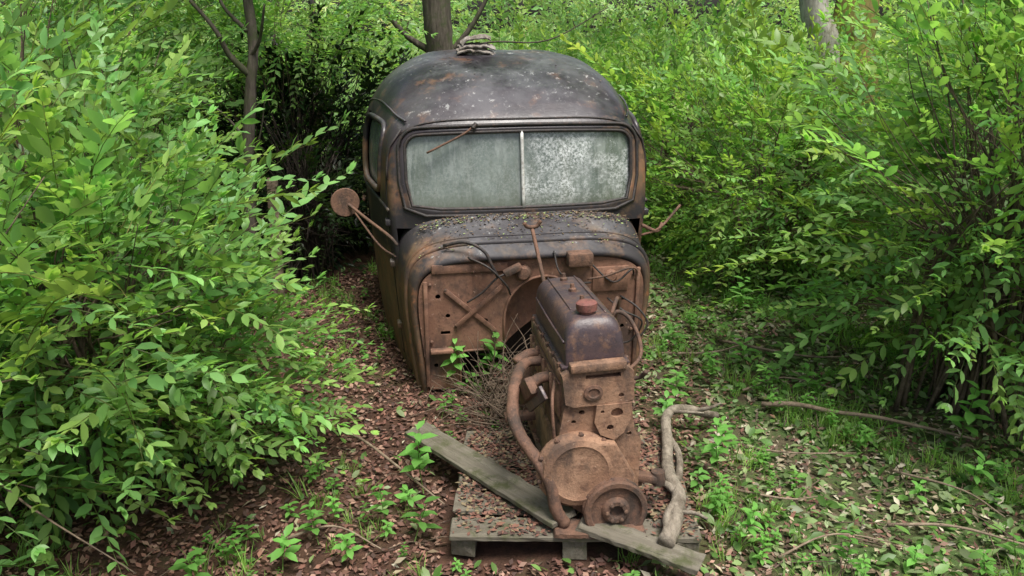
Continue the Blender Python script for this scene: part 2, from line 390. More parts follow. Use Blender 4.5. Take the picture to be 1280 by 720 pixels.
tube('heater_hose',[(-.47,.07,.815),(-.36,.02,.842),(-.27,-.02,.80),(-.23,-.035,.72),(-.2,-.03,.66)],.009,M['black'],cab,8)
tube('wiper_arm',[(-.27,fy(-.27,1.37,-.02),1.375),(-.33,fy(-.4,1.34,-.03),1.335),(-.52,fy(-.5,1.25,-.03),1.245)],.006,M['rustd'],cab,6)
tube('wiper_blade',[(-.25,fy(-.25,1.38,-.02),1.395),(-.27,fy(-.27,1.37,-.03),1.37)],.012,M['black'],cab,6)
mr=(-.975,.62,.94)
lathe('mirror_back',[(.02,-.03),(.05,-.024),(.078,-.006),(.082,.004),(.078,.010),(.02,.011)],mr,(.15,-.9,.05),M['rustd'],cab,28)
tube('mirror_arm',[(mr[0]+.0,mr[1]+.02,mr[2]),(-.86,.50,.87),(-.74,.36,.80),(-.70,.33,.755)],.009,M['rustd'],cab,8)
tube('mirror_arm_brace',[(-.92,.56,.89),(-.80,.42,.74),(-.71,.36,.68)],.006,M['rustd'],cab,8)
tube('right_arm',[(.70,.36,.74),(.81,.36,.78),(.94,.40,.90)],.008,M['rustd'],cab,8)
tube('right_arm_brace',[(.70,.36,.80),(.79,.36,.76),(.83,.38,.80)],.011,M['rustd'],cab,8)
box('interior_floor',(0,.95,.06),(1.36,1.05,.03),M['inside'],cab,.005)
box('seat_cushion',(0,1.2,.34),(1.2,.45,.18),M['inside'],cab,.04)
box('seat_back',(0,1.45,.66),(1.2,.14,.6),M['inside'],cab,.04,(R(-10),0,0))
box('dashboard',(0,.49,.82),(1.28,.12,.12),M['inside'],cab,.03)
tube('steering_wheel',[(.33+.19*math.cos(a),.72+.07*math.sin(a),.92+.17*math.sin(a)) for a in np.linspace(0,2*math.pi,28)[:-1]],.011,M['black'],cab,8,closed=True)
tube('steering_column',[(.33,.72,.92),(.28,.5,.66),(.2,.42,.35)],.018,M['black'],cab)
# ------------------------------------------------------------------ roof cap
rc=empty('crumpled_roof_vent_cap',(-.225,5.16,1.72),(0,0,R(8)))
for k,(w,d,z,b) in enumerate(((.12,.10,.01,.03),(.11,.09,.045,.02),(.095,.075,.080,.030))):
    V=[];F=[]
    for i in range(13):
        for j in range(7):
            u=i/12*2-1; v=j/6*2-1
            V.append((u*w+RS.uniform(-.006,.006),v*d*(1-.1*u*u)+RS.uniform(-.005,.005),z+b*(1-u**4)*.8-.02*v*v+.012*u*(k-1)+RS.uniform(-.006,.006)))
    for i in range(12):
        for j in range(6): a=i*7+j; F.append((a,a+1,a+8,a+7))
    o=mobj('cap_layer',V,F,M['roofthing'],rc,False); s=o.modifiers.new('s','SOLIDIFY'); s.thickness=.008
lathe('cap_base',[(.09,-.03),(.085,.0),(.07,.03),(.05,.05)],(0,0,0),(0,0,1),M['roofthing'],rc,18)
# ------------------------------------------------------------------ ENGINE
E_LOC=(.345,2.61,.100)
eng=empty('rusty_engine',E_LOC,(R(-4),R(-2.5),R(8))); eng.scale=(1.05,1.05,1.05)
ru,rd=M['rust'],M['rustd']
box('oil_pan',(0,.34,.06),(.20,.60,.13),rd,eng,.03)
box('crankcase',(0,.35,.20),(.30,.62,.20),ru,eng,.02)
box('pan_rail',(0,.35,.115),(.33,.64,.018),ru,eng,.004)
box('cylinder_block',(0,.35,.42),(.25,.60,.32),ru,eng,.018)
box('head_gasket',(0,.35,.582),(.265,.62,.008),rd,eng,.002)
box('cylinder_head',(0,.35,.618),(.26,.62,.064),ru,eng,.012)
V=[];F=[];prof=[]
for i in range(21):
    t=math.pi*i/20; c,s_=math.cos(t),math.sin(t); prof.append((.108*math.copysign(abs(c)**.45,c),.158*abs(s_)**.55))
yst=[(-.0,.0),(-.0,.35),(.004,.7),(.018,.93),(.045,1),(.15,1),(.3,1.0),(.45,1.0),(.58,1),(.612,.93),(.628,.7),(.632,.0)]
for y,k in yst:
    for x,z in prof: V.append((x*(.93+.07*min(1,k)),y+.03,.655+z*k))
n=len(prof)
for i in range(len(yst)-1):
    for j in range(n-1): F.append((i*n+j,i*n+j+1,(i+1)*n+j+1,(i+1)*n+j))
mobj('valve_cover',V,F,M['cover'],eng)
box('cover_flange',(0,.345,.656),(.245,.645,.012),M['cover'],eng,.004)
tube('cover_seam',[(-.106,.05,.735),(-.110,.3,.737),(-.106,.63,.735)],.005,M['cover'],eng,6)
tube('cover_top_ridge',[(.055,.09,.811),(.055,.35,.812),(.055,.62,.811)],.004,M['cover'],eng,6)
tube('cover_top_ridge',[(-.055,.16,.811),(-.055,.35,.812),(-.055,.62,.811)],.004,M['cover'],eng,6)
for y in (.22,.39,.56): lathe('cover_nut',[(.016,0),(.016,.012),(.009,.016),(.008,.03)],(0,y,.810),(0,0,1),rd,eng,6)
lathe('oil_filler_cap',[(.026,0),(.026,.02),(.036,.022),(.038,.032),(.038,.046),(.030,.052),(.010,.054)],(-.01,.10,.800),(0,0,1),M['red'],eng,20)
fh=prism('thermostat_housing',[(-.120,.51),(-.127,.635),(-.108,.652),(.108,.652),(.127,.635),(.127,.51),(.10,.495),(-.09,.495)],-.012,.06,ru,eng)
cut(fh,[prism('c',[(-.045,.615),(.08,.615),(.08,.635),(-.045,.635)],-.1,.02,None),prism('c',circ(.08,.53,.010,20),-.1,.0,None)])
lathe('water_outlet_flange',[(.034,0),(.034,.008),(.022,.010),(.018,.004),(.002,.004)],(-.02,-.012,.555),(0,-1,0),rd,eng,20)
box('housing_step',(.0,-.002,.665),(.20,.05,.03),ru,eng,.008)
pl=prism('front_plate',[(-.15,.33),(-.12,.497),(.120,.497),(.13,.36),(.155,.31),(.14,.12),(.06,.02),(-.05,.02),(-.16,.12),(-.175,.24)],.005,.028,ru,eng)
cut(pl,[prism('c',circ(x,z,r,14),-.1,.1,None) for x,z,r in ((-.06,.46,.011),(-.09,.42,.009),(.11,.34,.010))])
wp=prism('water_pump_mount',[(-.01,.495),(.115,.495),(.112,.42),(.085,.36),(.05,.33),(.0,.36),(-.02,.42)],-.018,.004,ru,eng)
cut(wp,[prism('c',circ(.062,.455,.022,18),-.1,.1,None),prism('c',circ(.036,.39,.013,18),-.1,.1,None),prism('c',circ(.01,.465,.007,12),-.1,.1,None)])
lathe('timing_cover',[(.148,.0),(.150,.016),(.138,.026),(.128,.048),(.105,.056),(.098,.052),(.06,.055),(.03,.055)],(-.085,.006,.230),(0,-1,0),ru,eng,40)
for k in range(10):
    a=2*math.pi*k/10+.2; lathe('cover_bolt',[(.010,0),(.010,.012),(.005,.015)],(-.085+.143*math.cos(a),-.010,.230+.143*math.sin(a)),(0,-1,0),rd,eng,6)
prism('timing_cover_rib',[(-.03,.34),(.05,.33),(.12,.19),(.10,.10),(.02,.06)],-.045,.004,ru,eng,.008)
pc=(.035,-.055,.085)
lathe('crank_pulley',[(.07,-.03),(.108,-.028),(.114,-.02),(.114,-.010),(.092,.003),(.114,.016),(.116,.026),(.110,.032),(.094,.032),(.088,.020),(.052,.018),(.048,.030),(.040,.036),(.026,.036),(.022,.016),(.002,.016)],pc,(0,-1,0),rd,eng,44)
for k in range(6):
    a=2*math.pi*k/6; lathe('pulley_bolt',[(.008,0),(.008,.008),(.004,.010)],(pc[0]+.034*math.cos(a),pc[1]-.033,pc[2]+.034*math.sin(a)),(0,-1,0),M['rust'],eng,6)
for k in range(4):
    y=.11+.15*k
    box('side_core_panel',(-.127,y,.48),(.022,.105,.12),ru,eng,.010)
    box('side_rib',(-.130,y+.075,.42),(.022,.016,.30),ru,eng,.006)
    box('lower_panel',(-.128,y,.34),(.016,.11,.09),rd,eng,.008)
for k in range(6):
    for sg in(-1,1): lathe('head_bolt',[(.010,0),(.010,.012),(.005,.016)],(sg*.122,.07+.11*k,.649),(0,0,1),rd,eng,6)
for k in range(7): lathe('rail_bolt',[(.009,0),(.009,.014)],(-.155,.08+.09*k,.126),(0,0,1),rd,eng,6)
for k in range(3): box('right_core_panel',(.128,.15+.19*k,.45),(.02,.13,.16),ru,eng,.01)
lathe('distributor',[(.03,0),(.03,.05),(.045,.06),(.045,.10),(.02,.12)],(.165,.35,.32),(.3,0,1),rd,eng,20)
tube('exhaust_manifold',[(-.13,.40,.53),(-.20,.38,.535),(-.245,.30,.515),(-.275,.20,.48),(-.29,.12,.41),(-.27,.06,.34),(-.225,.0,.27),(-.19,-.03,.20),(-.175,-.045,.10),(-.145,-.05,.04)],.023,rd,eng,14,jit=.05)
box('manifold_flange',(-.225,.20,.485),(.035,.24,.075),rd,eng,.008,(R(-38),R(-10),R(12)))
box('manifold_flange_plate',(-.20,.16,.46),(.014,.30,.06),M['cover'],eng,.004,(R(-38),R(-10),R(14)))
for y in (.18,.45): tube('manifold_runner',[(-.11,y+.04,.53),(-.17,y+.03,.535),(-.23,y,.51)],.024,rd,eng,12)
tube('oil_line',[(-.135,.10,.57),(-.16,.02,.53),(-.165,.0,.44),(-.16,.01,.33)],.006,rd,eng)
tube('fuel_line',[(.10,.30,.67),(.15,.32,.74),(.20,.30,.72),(.225,.25,.65),(.21,.2,.59),(.15,.16,.55)],.008,rd,eng,8)
tube('breather_pipe',[(.12,.45,.60),(.18,.42,.70),(.17,.36,.78),(.13,.3,.74)],.008,rd,eng,8)
tube('stub_pipe',[(.13,.05,.57),(.16,.03,.58),(.175,.0,.62)],.009,rd,eng,8)
box('engine_mount_foot',(.19,.03,.14),(.11,.05,.03),rd,eng,.008,(0,R(15),0))
lathe('mount_rubber',[(.025,0),(.028,.02),(.025,.05)],(.225,.03,.11),(0,0,1),rd,eng,16)
box('engine_mount_foot',(-.21,.55,.20),(.14,.06,.03),rd,eng,.008)
# lower the head / cover stack to its real proportion
for o in eng.children:
    for v in o.data.vertices:
        z=v.co.z
        if z>.655: v.co.z=.60+(z-.655)*1.10
        elif z>.33: v.co.z=.33+(z-.33)*(.27/.325)
lathe('bell_housing',[(.12,-.02),(.19,.0),(.205,.02),(.20,.04),(.15,.12),(.10,.16)],(0,.66,.25),(0,1,0),rd,eng,32)
tube('shift_rod',[(-.04,.74,.56),(-.04,.80,.69),(-.065,.93,.93)],.009,rd,eng,8)
tube('shift_rod_fork',[(-.10,.92,.955),(-.085,.925,.935),(-.045,.925,.935),(-.025,.92,.96)],.009,rd,eng,8)
# ------------------------------------------------------------------ PALLET
pal=empty('wooden_pallet',(.25,2.92,0),(0,0,R(-2)))
pk=M['plank']
def plank(name,c,s,parent,rot=(0,0,0)):
    bm=bmesh.new(); bmesh.ops.create_cube(bm,size=1); 
    bmesh.ops.subdivide_edges(bm,edges=[e for e in bm.edges if abs((e.verts[0].co-e.verts[1].co).x)>.5],cuts=14)
    for v in bm.verts:
        v.co=Vector((v.co.x*s[0],v.co.y*s[1],v.co.z*s[2])); v.co+=Vector((0,RS.uniform(-.003,.003),RS.uniform(-.0015,.0015)))
        if abs(abs(v.co.x)-s[0]/2)<1e-4: v.co.x+=RS.uniform(-.014,.006)
    bmesh.ops.bevel(bm,geom=[e for e in bm.edges],offset=.0022,segments=1,affect='EDGES')
    me=bpy.data.meshes.new(name); bm.to_mesh(me); bm.free(); me.materials.append(pk)
    o=bpy.data.objects.new(name,me); sc.collection.objects.link(o); o.parent=parent; o.location=c; o.rotation_euler=rot; return o
for k,y in enumerate((-.36,-.20,-.03,.13,.30)):
    plank('deck_board',(0,y,.097),(.96+RS.uniform(-.03,.01),.125,.020),pal,(RS.uniform(-.02,.02),RS.uniform(-.008,.008),RS.uniform(-.03,.03)))
for x in (-.42,0,.42):
    plank('stringer',(x,-.02,.043),(.76,.09,.085),pal,(0,0,R(90)))
lb=empty('loose_plank',(-.125,2.92,.137),(R(2),R(-1.5),R(-50)))
plank('board',(0,0,0),(.98,.125,.022),lb,(0,0,R(1)))
fb=empty('loose_plank',(.47,2.45,.120),(R(3),R(5),R(-26)))
plank('board',(0,0,0),(.46,.10,.022),fb)
fb2=empty('loose_plank',(.33,2.53,.122),(0,0,R(-3)))
b2=plank('board',(0,0,0),(.34,.10,.02),fb2); b2.data.materials[0]=M['rustd']
# ------------------------------------------------------------------ root, sticks
dr=empty('dead_root',(0,0,0))
P=[(1.02,3.56,.05),(.95,3.50,.09),(.87,3.49,.12),(.78,3.44,.145),(.715,3.30,.17),(.69,3.12,.15),(.66,2.96,.145),(.645,2.82,.16),(.655,2.70,.165),(.63,2.60,.16),(.60,2.51,.155),(.555,2.42,.145)]
tube('root_trunk',P,.019,M['root'],dr,14,r2=.031,jit=.06,k=8)
tube('root_fork',[(.90,3.495,.11),(.955,3.45,.15),(1.01,3.46,.17)],.013,M['root'],dr,10,r2=.005,jit=.08)
tube('root_fork',[(.76,3.41,.15),(.82,3.35,.18),(.90,3.34,.18)],.011,M['root'],dr,10,r2=.004,jit=.08)
tube('root_strand',[(.70,3.20,.15),(.725,3.05,.14),(.70,2.90,.13),(.655,2.78,.15),(.64,2.66,.17),(.585,2.55,.165),(.575,2.47,.155)],.014,M['root'],dr,10,r2=.019,jit=.08,k=6)
tube('root_knot',[(.65,2.71,.165),(.60,2.72,.20),(.565,2.70,.215)],.018,M['root'],dr,10,r2=.008,jit=.1)
tube('root_stub',[(.62,2.58,.16),(.68,2.55,.18),(.72,2.5,.19)],.011,M['root'],dr,8,r2=.005,jit=.1)
for P,r in (([(1.30,3.72,.03),(1.45,3.64,.07),(1.62,3.60,.05),(1.78,3.49,.08),(2.0,3.44,.05),(2.2,3.34,.04)],.015),
            ([(-.85,3.45,.03),(-.70,3.30,.06),(-.5,3.05,.07),(-.36,2.9,.05),(-.28,2.84,.02)],.008),
            ([(1.5,2.7,.02),(1.75,2.66,.04),(2.05,2.5,.03)],.008),([(.95,2.95,.02),(1.15,2.85,.04),(1.3,2.9,.02)],.006),
            ([(-.9,2.6,.02),(-.7,2.65,.05),(-.5,2.55,.02)],.006),([(1.3,4.6,.02),(1.7,4.3,.05),(2.0,4.35,.02)],.010),([(.9,4.4,.02),(1.2,4.35,.05),(1.5,4.6,.02)],.009),([(1.1,3.3,.02),(1.3,3.2,.05),(1.6,3.25,.02)],.006),([(1.7,3.1,.02),(1.9,2.9,.05),(2.0,2.75,.02)],.006),([(1.0,2.5,.02),(1.25,2.6,.05),(1.55,2.55,.02)],.005),([(1.25,3.9,.02),(1.5,4.0,.05),(1.8,3.9,.02)],.007)):
    tube('fallen_branch',P,r,M['stick'],None,8,r2=r*.4,jit=.10)
T=[]
for i in range(300):
    c=np.array([RS.uniform(-.16,.20),RS.uniform(3.30,3.88),RS.uniform(.02,.14)])
    d=np.array([RS.normal(.2,.6),RS.normal(0,.5),abs(RS.normal(.34,.32))]); d/=np.linalg.norm(d); L=RS.uniform(.15,.5)
    T.append(([c,c+d*L*.5+RS.normal(0,.03,3),c+d*L+np.array([0,0,-.04])+RS.normal(0,.04,3)],RS.uniform(.0018,.005),.001))
for i in range(240):
    c=np.array([RS.uniform(-1.6,3.0),RS.uniform(2.2,5.5),.015]); a=RS.uniform(0,6.28); L=RS.uniform(.08,.35); d=np.array([math.cos(a),math.sin(a),0])
    if -.3<c[0]<.8 and 2.3<c[1]<3.5: continue
    T.append(([c,c+d*L*.5+RS.normal(0,.012,3)+np.array([0,0,.015]),c+d*L],RS.uniform(.0015,.004),.001))
tubes('twig_pile',T,M['twig'],None,4,3)
post=empty('fence_post',(-1.66,5.35,0),(0,R(2),R(10)))
plank('post_timber',(0,0,.44),(.88,.07,.07),post,(0,R(90),0)).data.materials[0]=M['stick']
# ------------------------------------------------------------------ leaf batches
HI_V=np.array([[0,0,0],[.3,.16,.035],[.3,0,0],[.3,-.16,.035],[.65,.17,-.01],[.65,0,-.045],[.65,-.17,-.01],[1,0,-.14]])
HI_F=np.array([[0,2,1],[0,3,2],[1,2,5],[1,5,4],[2,3,6],[2,6,5],[4,5,7],[5,6,7]])
LO_V=np.array([[0,0,0],[.45,.21,.04],[.45,-.21,.04],[1,0,-.08]]); LO_F=np.array([[0,3,1],[0,2,3]])
def frames(D,roll=None):
    D=D/np.linalg.norm(D,axis=1,keepdims=True); up=np.tile([0,0,1.],(len(D),1)); up[np.abs(D[:,2])>.97]=[1,0,0]
    Yv=np.cross(up,D); Yv/=np.linalg.norm(Yv,axis=1,keepdims=True); Z=np.cross(D,Yv)
    if roll is not None:
        c,s_=np.cos(roll)[:,None],np.sin(roll)[:,None]; Yv,Z=c*Yv+s_*Z,-s_*Yv+c*Z
    return np.stack([D,Yv,Z],axis=2)
def place(V,F,C,Rm,S,Pp,tint):
    k=len(Pp); n=len(V)
    VV=np.einsum('kij,nj->kni',Rm,V)*S[:,None,None]+Pp[:,None,:]
    FF=(F[None]+(np.arange(k)*n)[:,None,None]).reshape(-1,3)
    CC=C[None]*tint[:,None,:]
    return VV.reshape(-1,3),FF,CC.reshape(-1,3)
def cat(parts):
    V=[];F=[];C=[];o=0
    for v,f,c in parts: V.append(v);F.append(f+o);C.append(c);o+=len(v)
    return np.concatenate(V),np.concatenate(F),np.concatenate(C)
def mkmesh(name,parts,mat,parent=None):
    V,F,C=cat(parts); me=bpy.data.meshes.new(name)
    me.vertices.add(len(V)); me.vertices.foreach_set('co',V.astype(np.float32).ravel())
    me.loops.add(len(F)*3); me.loops.foreach_set('vertex_index',F.astype(np.int32).ravel())
    me.polygons.add(len(F)); me.polygons.foreach_set('loop_start',(np.arange(len(F))*3).astype(np.int32)); 
    a=me.color_attributes.new('Col','FLOAT_COLOR','POINT'); a.data.foreach_set('color',np.concatenate([np.clip(C,0,.62),np.ones((len(C),1))],1).astype(np.float32).ravel())
    me.update(calc_edges=True); me.materials.append(mat)
    o=bpy.data.objects.new(name,me); sc.collection.objects.link(o); o.parent=parent; return o
def tri(F):
    out=[]
    for f in F:
        for i in range(1,len(f)-1): out.append((f[0],f[i],f[i+1]))
    return np.array(out)
LEAFC=np.array([.180,.36,.105])
def sprig(L=.32,npairs=9,leaf=.055,hi=True,rs=None,droop=.25,wid=1.0):
    rs=rs or RS; parts=[]
    t=np.linspace(0,1,7); bend=rs.uniform(-.05,.05); P=np.stack([t*L,bend*t*t*L*3,-droop*L*t*t],1)
    v,f=tubeVF(P,.0022,3,.0008); parts.append((np.array(v),tri(f),np.tile([.16,.18,.06],(len(v),1))))
    LV,LF=(HI_V,HI_F) if hi else (LO_V,LO_F); LV=LV*np.array([1,wid,1])
    for i in range(npairs):
        tt=.12+.86*i/(npairs-1); p=np.array([tt*L,np.interp(tt,t,P[:,1]),-droop*L*tt*tt])
        rot=rs.uniform(-.5,.5)
        for sg in (-1,1):
            if rs.rand()<.08: continue
            a=R(rs.uniform(35,72))*(1-.45*tt); e=rs.uniform(-.3,.45)
            d=np.array([math.cos(a),sg*math.sin(a)*math.cos(rot),sg*math.sin(a)*math.sin(rot)+e-.2*tt])
            s=leaf*rs.uniform(.7,1.15)*(1.0 if tt<.7 else 1-.45*(tt-.7)/.3)
            Rm=frames(d[None],np.array([rs.uniform(-.5,.5)])); 
            c=LEAFC*rs.uniform(.72,1.2)*(1+.3*tt**2); c[0]*=1+.2*tt
            parts.append(place(LV,LF,np.tile(c,(len(LV),1)),Rm,np.array([s]),p[None],np.ones((1,3))))
    for k in range(3):
        d=np.array([1,rs.uniform(-.5,.5),rs.uniform(-.1,.6)]); 
        parts.append(place(LV,LF,np.tile([.28,.49,.13],(len(LV),1)),frames(d[None]),np.array([leaf*.6]),P[-1][None],np.ones((1,3))))
    return cat(parts)
rs=np.random.RandomState(3)
SP_HI=[sprig(.34,7,.074,True,rs,d,1.08) for d in (.1,.3,.45,.2,.35,.0)]
SP_LONG=[sprig(.66,12,.082,True,rs,d,1.05) for d in (.25,.4,.15,.5)]
SP_MID=[sprig(.30,8,.054,True,rs,d,1.1) for d in (.1,.3,.4,.2)]
SP_LO=[sprig(.42,8,.085,False,rs,d) for d in (.1,.3,.45,.2)]
cyw,syw=math.cos(CAB_YAW),math.sin(CAB_YAW)
def keep(P,m=.0):
    X=P[:,0]-CAB_LOC[0]; Yy=P[:,1]-CAB_LOC[1]; lx=X*cyw+Yy*syw; ly=-X*syw+Yy*cyw
    incab=(np.abs(lx)<.84+m)&(ly>-.15)&(ly<2.05)&(P[:,2]<1.85)
    clear=(lx<0)&(lx>-1.20)&(ly>-.35)&(ly<1.5)
    front=(np.abs(P[:,0]-.1)<.75)&(P[:,1]<4.3)&(P[:,1]>2.2)
    cam=np.linalg.norm(P-np.array([0,0,1.95]),axis=1)<1.15
    return ~(incab|front|cam|clear)
def bush(name,ctr,rad,n,tmpl,tint=(1,1,1),size=1.0,seed=0,stems=26,lump=.2,base=None,power=.28,zmin=.06,stemmat='twig',up=.35,stemr=.012,shoots=0):
    rs=np.random.RandomState(seed); ctr=np.array(ctr,float); rad=np.array(rad,float)
    fr=rs.normal(0,3.4,(9,3)); ph=rs.uniform(0,6.28,(9,))
    def pts(n,power,grow=1.0):
        d=rs.normal(size=(n,3)); d/=np.linalg.norm(d,axis=1,keepdims=True)
        lm=np.sin(d@fr.T+ph).sum(1)/3*lump
        r=rs.rand(n)**power*(1+lm)*grow
        P=ctr+d*rad*r[:,None]; ok=(P[:,2]>zmin)&keep(P,.16); return P[ok],d[ok]
    root=empty(name,(0,0,0)); parts=[]
    def emit(P,d,tm,upv,jit,sz):
        dirs=d*np.array([1,1,.7])+np.array([0,0,upv])+rs.normal(0,jit,P.shape)
        Rm=frames(dirs,rs.uniform(-.6,.6,len(P))); S=sz*rs.uniform(.7,1.25,len(P))
        g=rs.uniform(.60,1.25,(len(P),1)); warm=rs.uniform(-.15,.22,(len(P),1))
        tn=np.array(tint)[None]*g*np.concatenate([1+warm,np.ones_like(warm),1-warm*.5],1)
        idx=rs.randint(0,len(tm),len(P))
        for k,(V,F,C) in enumerate(tm):
            m=idx==k
            if m.any(): parts.append(place(V,F,C,Rm[m],S[m],P[m],tn[m]))
    P,d=pts(n,power); emit(P,d,tmpl,up,.42,size)
    if shoots:
        P2,d2=pts(shoots,.1,.88); P2k=P2[:,0]<-.9; P2k|=P2[:,0]>.5; P2,d2=P2[P2k],d2[P2k]; emit(P2,d2,SP_LONG,.6,.25,size)
    mkmesh('foliage',parts,M['leaf'],root)
    b=np.array(base if base is not None else (ctr[0],ctr[1],0)); paths=[]
    for i in range(stems):
        e=P[rs.randint(len(P))]; s0=b+np.array([rs.normal(0,rad[0]*.16),rs.normal(0,rad[1]*.16),-.03])
        mid=(s0+e)/2+np.array([rs.normal(0,.06),rs.normal(0,.06),.22*rad[2]]); mid[:2]=mid[:2]*.6+s0[:2]*.4
        rr=rs.uniform(.5,1.2)*stemr; paths.append(([s0,mid,e],rr,rr*.25))
        for _ in range(2):
            e2=e+rs.normal(0,.25,3)*rad/1.2; paths.append(([mid,(mid+e2)/2+rs.normal(0,.04,3),e2],rr*.5,rr*.15))
    paths=[p for p in paths if keep(np.array([p[0][-1],p[0][1]])).all()]
    if paths: tubes('stems',paths,M[stemmat],root,5,5)
    return root
# near left shrubs
bush('leafy_shrub',(-1.76,3.05,.72),(.70,.70,.84),560,SP_HI,(1.0,1.03,1.0),1.0,1,50,.34,shoots=65)
bush('leafy_shrub',(-2.25,2.5,.80),(.85,.75,1.05),480,SP_HI,(1.0,1.02,1.0),1.05,2,40,.34,shoots=80)
bush('leafy_shrub',(-2.40,4.0,1.05),(.86,.75,1.0),720,SP_MID,(.95,1.0,1.0),1.2,3,50,.34,shoots=55)
bush('leafy_shrub',(-1.32,3.28,.42),(.40,.40,.42),270,SP_MID,(1.05,1.10,1.0),1.0,4,24,.25)
bush('leafy_shrub',(-3.3,4.6,1.4),(1.2,1.2,1.4),750,SP_MID,(.9,.95,.9),1.4,5,30)
bush('leafy_shrub',(-2.9,1.6,1.0),(.8,.9,1.1),240,SP_HI,(.95,1.0,1.0),1.0,25,20)
# right shrubs
bush('leafy_shrub',(2.42,3.75,1.15),(.86,.72,1.0),560,SP_HI,(1.10,1.13,1.1),1.0,6,90,.35,base=(2.38,3.75,0),shoots=105,zmin=.25)
bush('leafy_shrub',(3.15,4.6,1.35),(1.0,.9,1.2),650,SP_MID,(1.05,1.1,1.0),1.25,7,50,.3,shoots=60)
bush('leafy_shrub',(3.1,3.0,1.3),(.8,.8,1.2),300,SP_HI,(1.05,1.1,1),1.0,8,30,shoots=25)
# mid right bright fine-leaved mass
bush('spirea_shrub',(1.95,5.9,.74),(.85,.85,.82),1000,SP_MID,(1.18,1.18,1.0),1.1,9,50,.3,shoots=40)
bush('spirea_shrub',(1.55,7.3,.85),(1.1,.9,.95),950,SP_MID,(1.3,1.25,1.1),1.3,10,30,.3,shoots=30)
bush('spirea_shrub',(3.6,6.5,.85),(1.2,.9,.95),800,SP_LO,(1.2,1.2,1.0),.9,11,30,.3)
bush('spirea_shrub',(.45,8.3,.8),(1.1,.8,.95),600,SP_LO,(1.35,1.35,1.3),1.0,12,20,.3)
# left behind: thicket tinted near black to paint the gap's shade, green crowns over it
bush('shade_toned_thicket',(-1.62,6.75,.75),(.85,.5,.95),700,SP_LO,(.06,.07,.09),1.0,15,200,lump=.1,power=.4,stemmat='shade_twig',stemr=.010)
bush('shade_toned_thicket',(-1.60,5.95,.60),(.40,.45,.80),120,SP_LO,(.11,.13,.13),.8,18,170,power=.5,stemmat='shade_twig',stemr=.009)
bush('tall_shrub',(-1.95,6.6,1.85),(.90,.7,.38),400,SP_LO,(1.0,1.06,1.0),.9,13,20,.25)
bush('tall_shrub',(-3.1,6.9,1.2),(1.2,1.0,1.2),750,SP_LO,(1.0,1.1,.9),1.0,14,40,.3)
bush('tall_shrub',(-4.6,5.6,1.6),(1.4,1.4,1.6),650,SP_LO,(.9,1,.9),1.1,16,30)
bush('tall_shrub',(4.9,5.2,1.6),(1.4,1.5,1.6),650,SP_LO,(1,1.1,1),1.1,17,30)
def mass(name,boxes,tint,size,seed):
    rs=np.random.RandomState(seed); P=[]
    root=empty(name,(0,0,0))
    for (cx,cy_,cz,rx,ry,rz,k) in boxes:
        d=rs.normal(size=(k,3)); d/=np.linalg.norm(d,axis=1,keepdims=True)
        fr=rs.normal(0,3,(6,3)); lm=np.sin(d@fr.T+rs.uniform(0,6,6)).sum(1)*.09
        P.append(np.array([cx,cy_,cz])+d*np.array([rx,ry,rz])*((rs.rand(k)**.35)*(1+lm))[:,None])
    P=np.concatenate(P); P=P[P[:,2]>.1]; k=len(P)
    dirs=rs.normal(0,1,(k,3))+np.array([0,-.5,.2]); Rm=frames(dirs,rs.uniform(-.6,.6,k)); S=size*rs.uniform(.6,1.2,k)
    g=rs.uniform(.6,1.35,(k,1)); tn=np.array(tint)[None]*g*np.concatenate([1+.2*rs.rand(k,1),np.ones((k,2))],1)
    parts=[];idx=rs.randint(0,4,k)
    for q,(V,F,C) in enumerate(SP_LO): m=idx==q; parts.append(place(V,F,C,Rm[m],S[m],P[m],tn[m]))
    mkmesh('foliage',parts,M['leaf'],root); return root
bx=[]
rb=np.random.RandomState(5)
for i in range(24):
    x=-13+26*i/23+rb.uniform(-.4,.4); y=11+rb.uniform(-1,2.0)
    bx.append((x,y,rb.uniform(.7,1.2),rb.uniform(1.0,1.5),1.0,rb.uniform(.9,1.5),240))
for i in range(18):
    x=-18+36*i/17; bx.append((x,16.5+rb.uniform(-1,1.5),rb.uniform(1.6,2.8),2.0,1.6,rb.uniform(1.7,2.8),260))
mass('background_trees',bx,(1.5,1.42,1.9),1.6,21)  # pale tint puts bright background haze into the leaf colour
# ------------------------------------------------------------------ trees
def tree(name,P,r,r2,mat,branches,crown,seed,tint=(1,1,1),n=18):
    rs=np.random.RandomState(seed); root=empty(name,(0,0,0))
    tube('trunk',P,r,M[mat],root,n,r2=r2,jit=.07,k=10)
    tubes('limbs',branches,M[mat],root,7,6)
    if crown:
        parts=[]
        for (c,rd_,k) in crown:
            d=rs.normal(size=(k,3)); d/=np.linalg.norm(d,axis=1,keepdims=True)
            Pp=np.array(c)+d*np.array(rd_)*(rs.rand(k)**.5)[:,None]*rs.uniform(.8,1.15,(k,1))
            Rm=frames(d+rs.normal(0,.6,d.shape)+np.array([0,0,-.1]),rs.uniform(-.6,.6,k)); S=rs.uniform(1.0,1.9,k)
            tn=np.array(tint)[None]*rs.uniform(.75,1.25,(k,1))
            idx=rs.randint(0,4,k)
            for q,(V,F,C) in enumerate(SP_LO):
                m=idx==q
                if m.any(): parts.append(place(V,F,C,Rm[m],S[m],Pp[m],tn[m]))
        mkmesh('crown',parts,M['leaf'],root)
    return root
